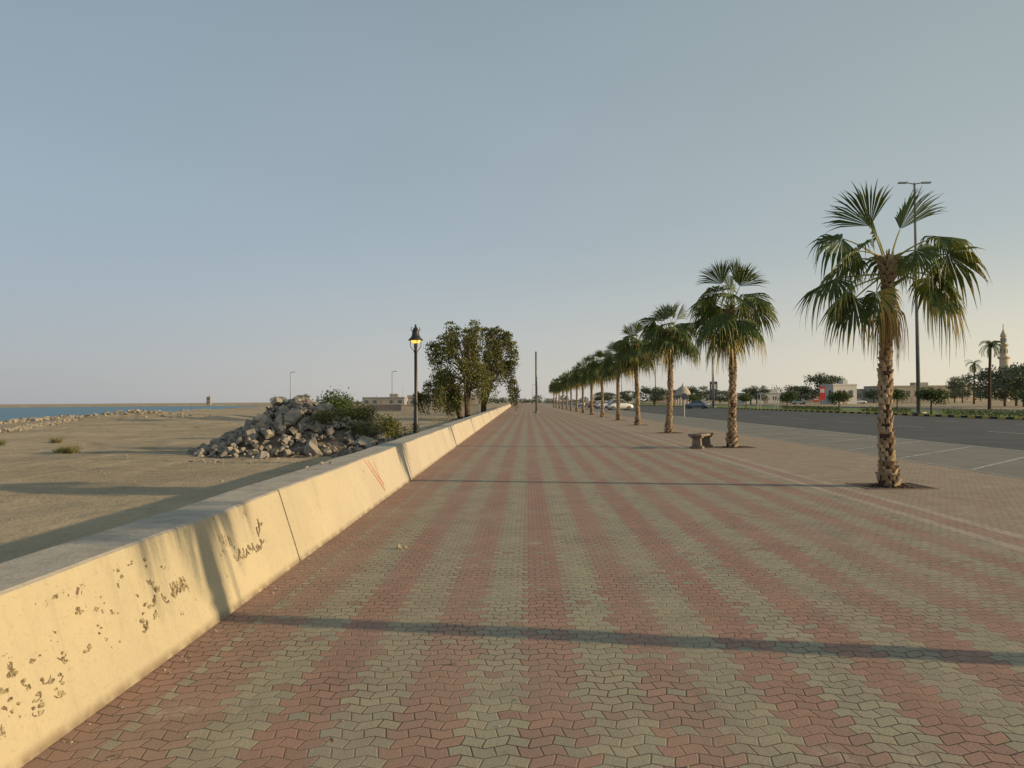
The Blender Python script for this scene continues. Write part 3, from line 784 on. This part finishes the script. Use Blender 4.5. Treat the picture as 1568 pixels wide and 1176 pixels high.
building('beige_house',-.10,260,10,3.0,6,M_bei,1)
building('white_building',-.05,320,10,4,9,M_bei,1)
building('observation_hut',-.394,700,3.2,7.0,3,M_grey,2)
mb=MB(); mb.box((-11,118,.4),(12,.25,1.3)); mb.box((-11,118,1.12),(12.2,.4,.12)); mb.obj('boundary_wall',M_bei)
mb=MB(); mb.box((-30,150,.4),(28,.3,1.1)); mb.box((-30,150,1.0),(28.2,.42,.1)); mb.obj('boundary_wall',M_pink)
x,y=at(.640,330); e=empty('mosque_minaret',(x,y,0)); mb=MB()
mb.lathe([(1.7,0),(1.7,18),(2.4,18.4),(2.4,19.2),(1.35,19.3),(1.35,23.5),(1.9,23.9),(1.9,24.6),(1.0,24.7),(.95,27.5),(1.3,27.8),(1.1,28.6),(.6,29.8),(.2,30.8),(.15,32.8),(.02,33.5)],12); mb.obj('shaft',M_min,e)
mb=MB()
for zz,r in ((14,1.7),(21.5,1.35),(26.2,.98)):
    for k in range(6):
        t=k*math.pi/3+.26; mb.box((math.cos(t)*r*.97,math.sin(t)*r*.97,zz),(.35,.5,1.7),0,t)
mb.obj('openings',M_win,e)
x,y=at(.222,210); e=empty('domed_pavilion',(x,y,0)); mb=MB(); 
for k in range(6):
    t=k*math.pi/3; mb.tube([(2*math.cos(t),2*math.sin(t),0),(2*math.cos(t),2*math.sin(t),2.7)],[.18,.18],8)
mb.obj('columns',M_wh,e)
mb=MB(); mb.lathe([(2.5,2.7),(2.5,3.0),(2.1,3.1),(1.9,3.9),(1.2,4.8),(.3,5.4),(.05,6.2)],16); mb.obj('dome',M_bei,e,True)
M_sred=simple('red_sign_panel',(0.5,0.05,0.04),(0.4,0.05,0.04),1); M_sblu=simple('dark_sign_panel',(0.06,0.07,0.10),(0.08,0.09,0.12),1)
def board(name,b,d,w_,h,z,mat):
    x,y=at(b,d); e=empty(name,(x,y,0)); mb=MB(); mb.tube([(0,.1,0),(0,.1,z)],[.12,.12],7); mb.obj('post',M_galv,e)
    mb=MB(); mb.box((0,0,z+h/2),(w_,.14,h)); bev(mb.obj('panel',mat,e),.03); mb=MB(); mb.box((0,-.09,z+h*.68),(w_*.7,.03,h*.3)); mb.obj('lettering',M_wh,e)
board('billboard',.262,170,1.7,3.6,2.0,M_sblu); board('billboard',.403,215,1.6,3.6,1.4,M_sred); board('billboard',.395,215,1.8,.9,.8,M_sred)
streetlight(.2605*168,168,12,1,0,.15,.9)
e=empty('traffic_sign',(.2235*70,70,0)); mb=MB(); mb.tube([(0,0,0),(0,0,2.0)],[.05,.05],8); mb.obj('post',M_wh,e)
mb=MB(); mb.tube([(0,-.08,1.9),(0,-.05,1.9)],[.3,.3],20); mb.obj('disc',M_sblu,e)
x,y=at(.332,118); e=empty('pergola',(x,y,.08)); mb=MB()
for sx in (-1,1):
    for sy in (-1,1): mb.tube([(sx*1.3,sy*.7,0),(sx*1.3,sy*.7,2.3)],[.06,.06],6)
for k in range(7): mb.box((-1.3+k*.433,0,2.38),(.08,1.7,.1))
for sy in (-.7,.7): mb.box((0,sy,2.28),(2.9,.08,.09))
mb.obj('frame',M_wh,e)
# ---------------------------------------------------------------- cars
M_tyre=simple('tyre_rubber',(0.02,0.02,0.02),(0.03,0.03,0.03),5); 
def car(x,y,rz,col,suv=False,name='car'):
    e=empty(name,(x,y,-.02),rz); hh=1.0 if not suv else 1.15; rf=1.45 if not suv else 1.8
    mp,nt_,b_=newmat('car_paint',.3,.5); b_.inputs['Base Color'].default_value=(*col,1)
    st=[(-2.25,.42,.62,.78),(-2.2,.28,.80,.84),(-1.5,.24,.95*hh,.88),(-.8,.22,1.0*hh,.9),(.9,.22,.98*hh,.9),(1.7,.24,.88*hh,.88),(2.15,.28,.72*hh,.82),(2.25,.4,.6,.74)]
    mb=MB(); vs=[];fs=[]
    for (X,z0,z1,hw) in st: vs+=[(X,-hw*.94,z0),(X,-hw,(z0+z1)/2),(X,-hw*.9,z1),(X,hw*.9,z1),(X,hw,(z0+z1)/2),(X,hw*.94,z0)]
    for i in range(len(st)-1):
        for j in range(6): fs.append((i*6+j,i*6+(j+1)%6,(i+1)*6+(j+1)%6,(i+1)*6+j))
    fs+=[tuple(range(6)),tuple(reversed(range(len(vs)-6,len(vs))))]; mb.add(vs,fs); mb.obj('body',mp,e,True)
    zb=.96*hh; r0=(-2.0,-1.3,.35,1.15) if suv else (-1.75,-.9,.3,1.05)
    mb=MB(); b0=[(r0[0],-.8,zb),(r0[3],-.8,zb),(r0[3],.8,zb),(r0[0],.8,zb)]; t0=[(r0[1],-.62,rf-.05),(r0[2],-.62,rf-.05),(r0[2],.62,rf-.05),(r0[1],.62,rf-.05)]
    mb.add(b0+t0,[(0,1,5,4),(1,2,6,5),(2,3,7,6),(3,0,4,7)]); mb.obj('windows',M_win,e)
    mb=MB(); mb.box(((r0[1]+r0[2])/2,0,rf-.02),(r0[2]-r0[1]+.1,1.28,.07)); 
    for X in (r0[1]*.5+r0[0]*.5,(r0[1]+r0[2])/2,(r0[2]+r0[3])/2):
        for sy in (-1,1):
            xt=X if X==(r0[1]+r0[2])/2 else (r0[1] if X<0 else r0[2]); xb=X if X==xt else (r0[0] if X<0 else r0[3])
            mb.tube([(xb,sy*.81,zb),(xt,sy*.63,rf-.04)],[.04,.04],5)
    bev(mb.obj('roof',mp,e),.03)
    mb=MB()
    for X in (-1.4,1.4):
        for sy in (-1,1): mb.tube([(X,sy*.68,.33),(X,sy*.9,.33)],[.33,.33],16)
    mb.obj('wheels',M_tyre,e)
    mb=MB()
    for X in (-1.4,1.4):
        for sy in (-1,1): mb.tube([(X,sy*.89,.33),(X,sy*.91,.33)],[.19,.19],10)
    for sy in (-.6,.6): mb.box((2.2,sy,.64),(.1,.32,.14))
    mb.obj('trim',M_galv,e)
car(.240*140,140,2.6,(0.20,0.24,0.28)); car(.139*128,128,.25,(0.62,0.62,0.60),True); car(.121*150,150,.3,(0.5,0.5,0.5))
car(.105*170,170,1.4,(0.4,0.1,0.08)); car(.09*210,210,1.4,(0.6,0.6,0.6)); car(.372*235,235,0,(0.6,0.6,.6)); car(.45*240,240,0,(0.5,.5,.52))
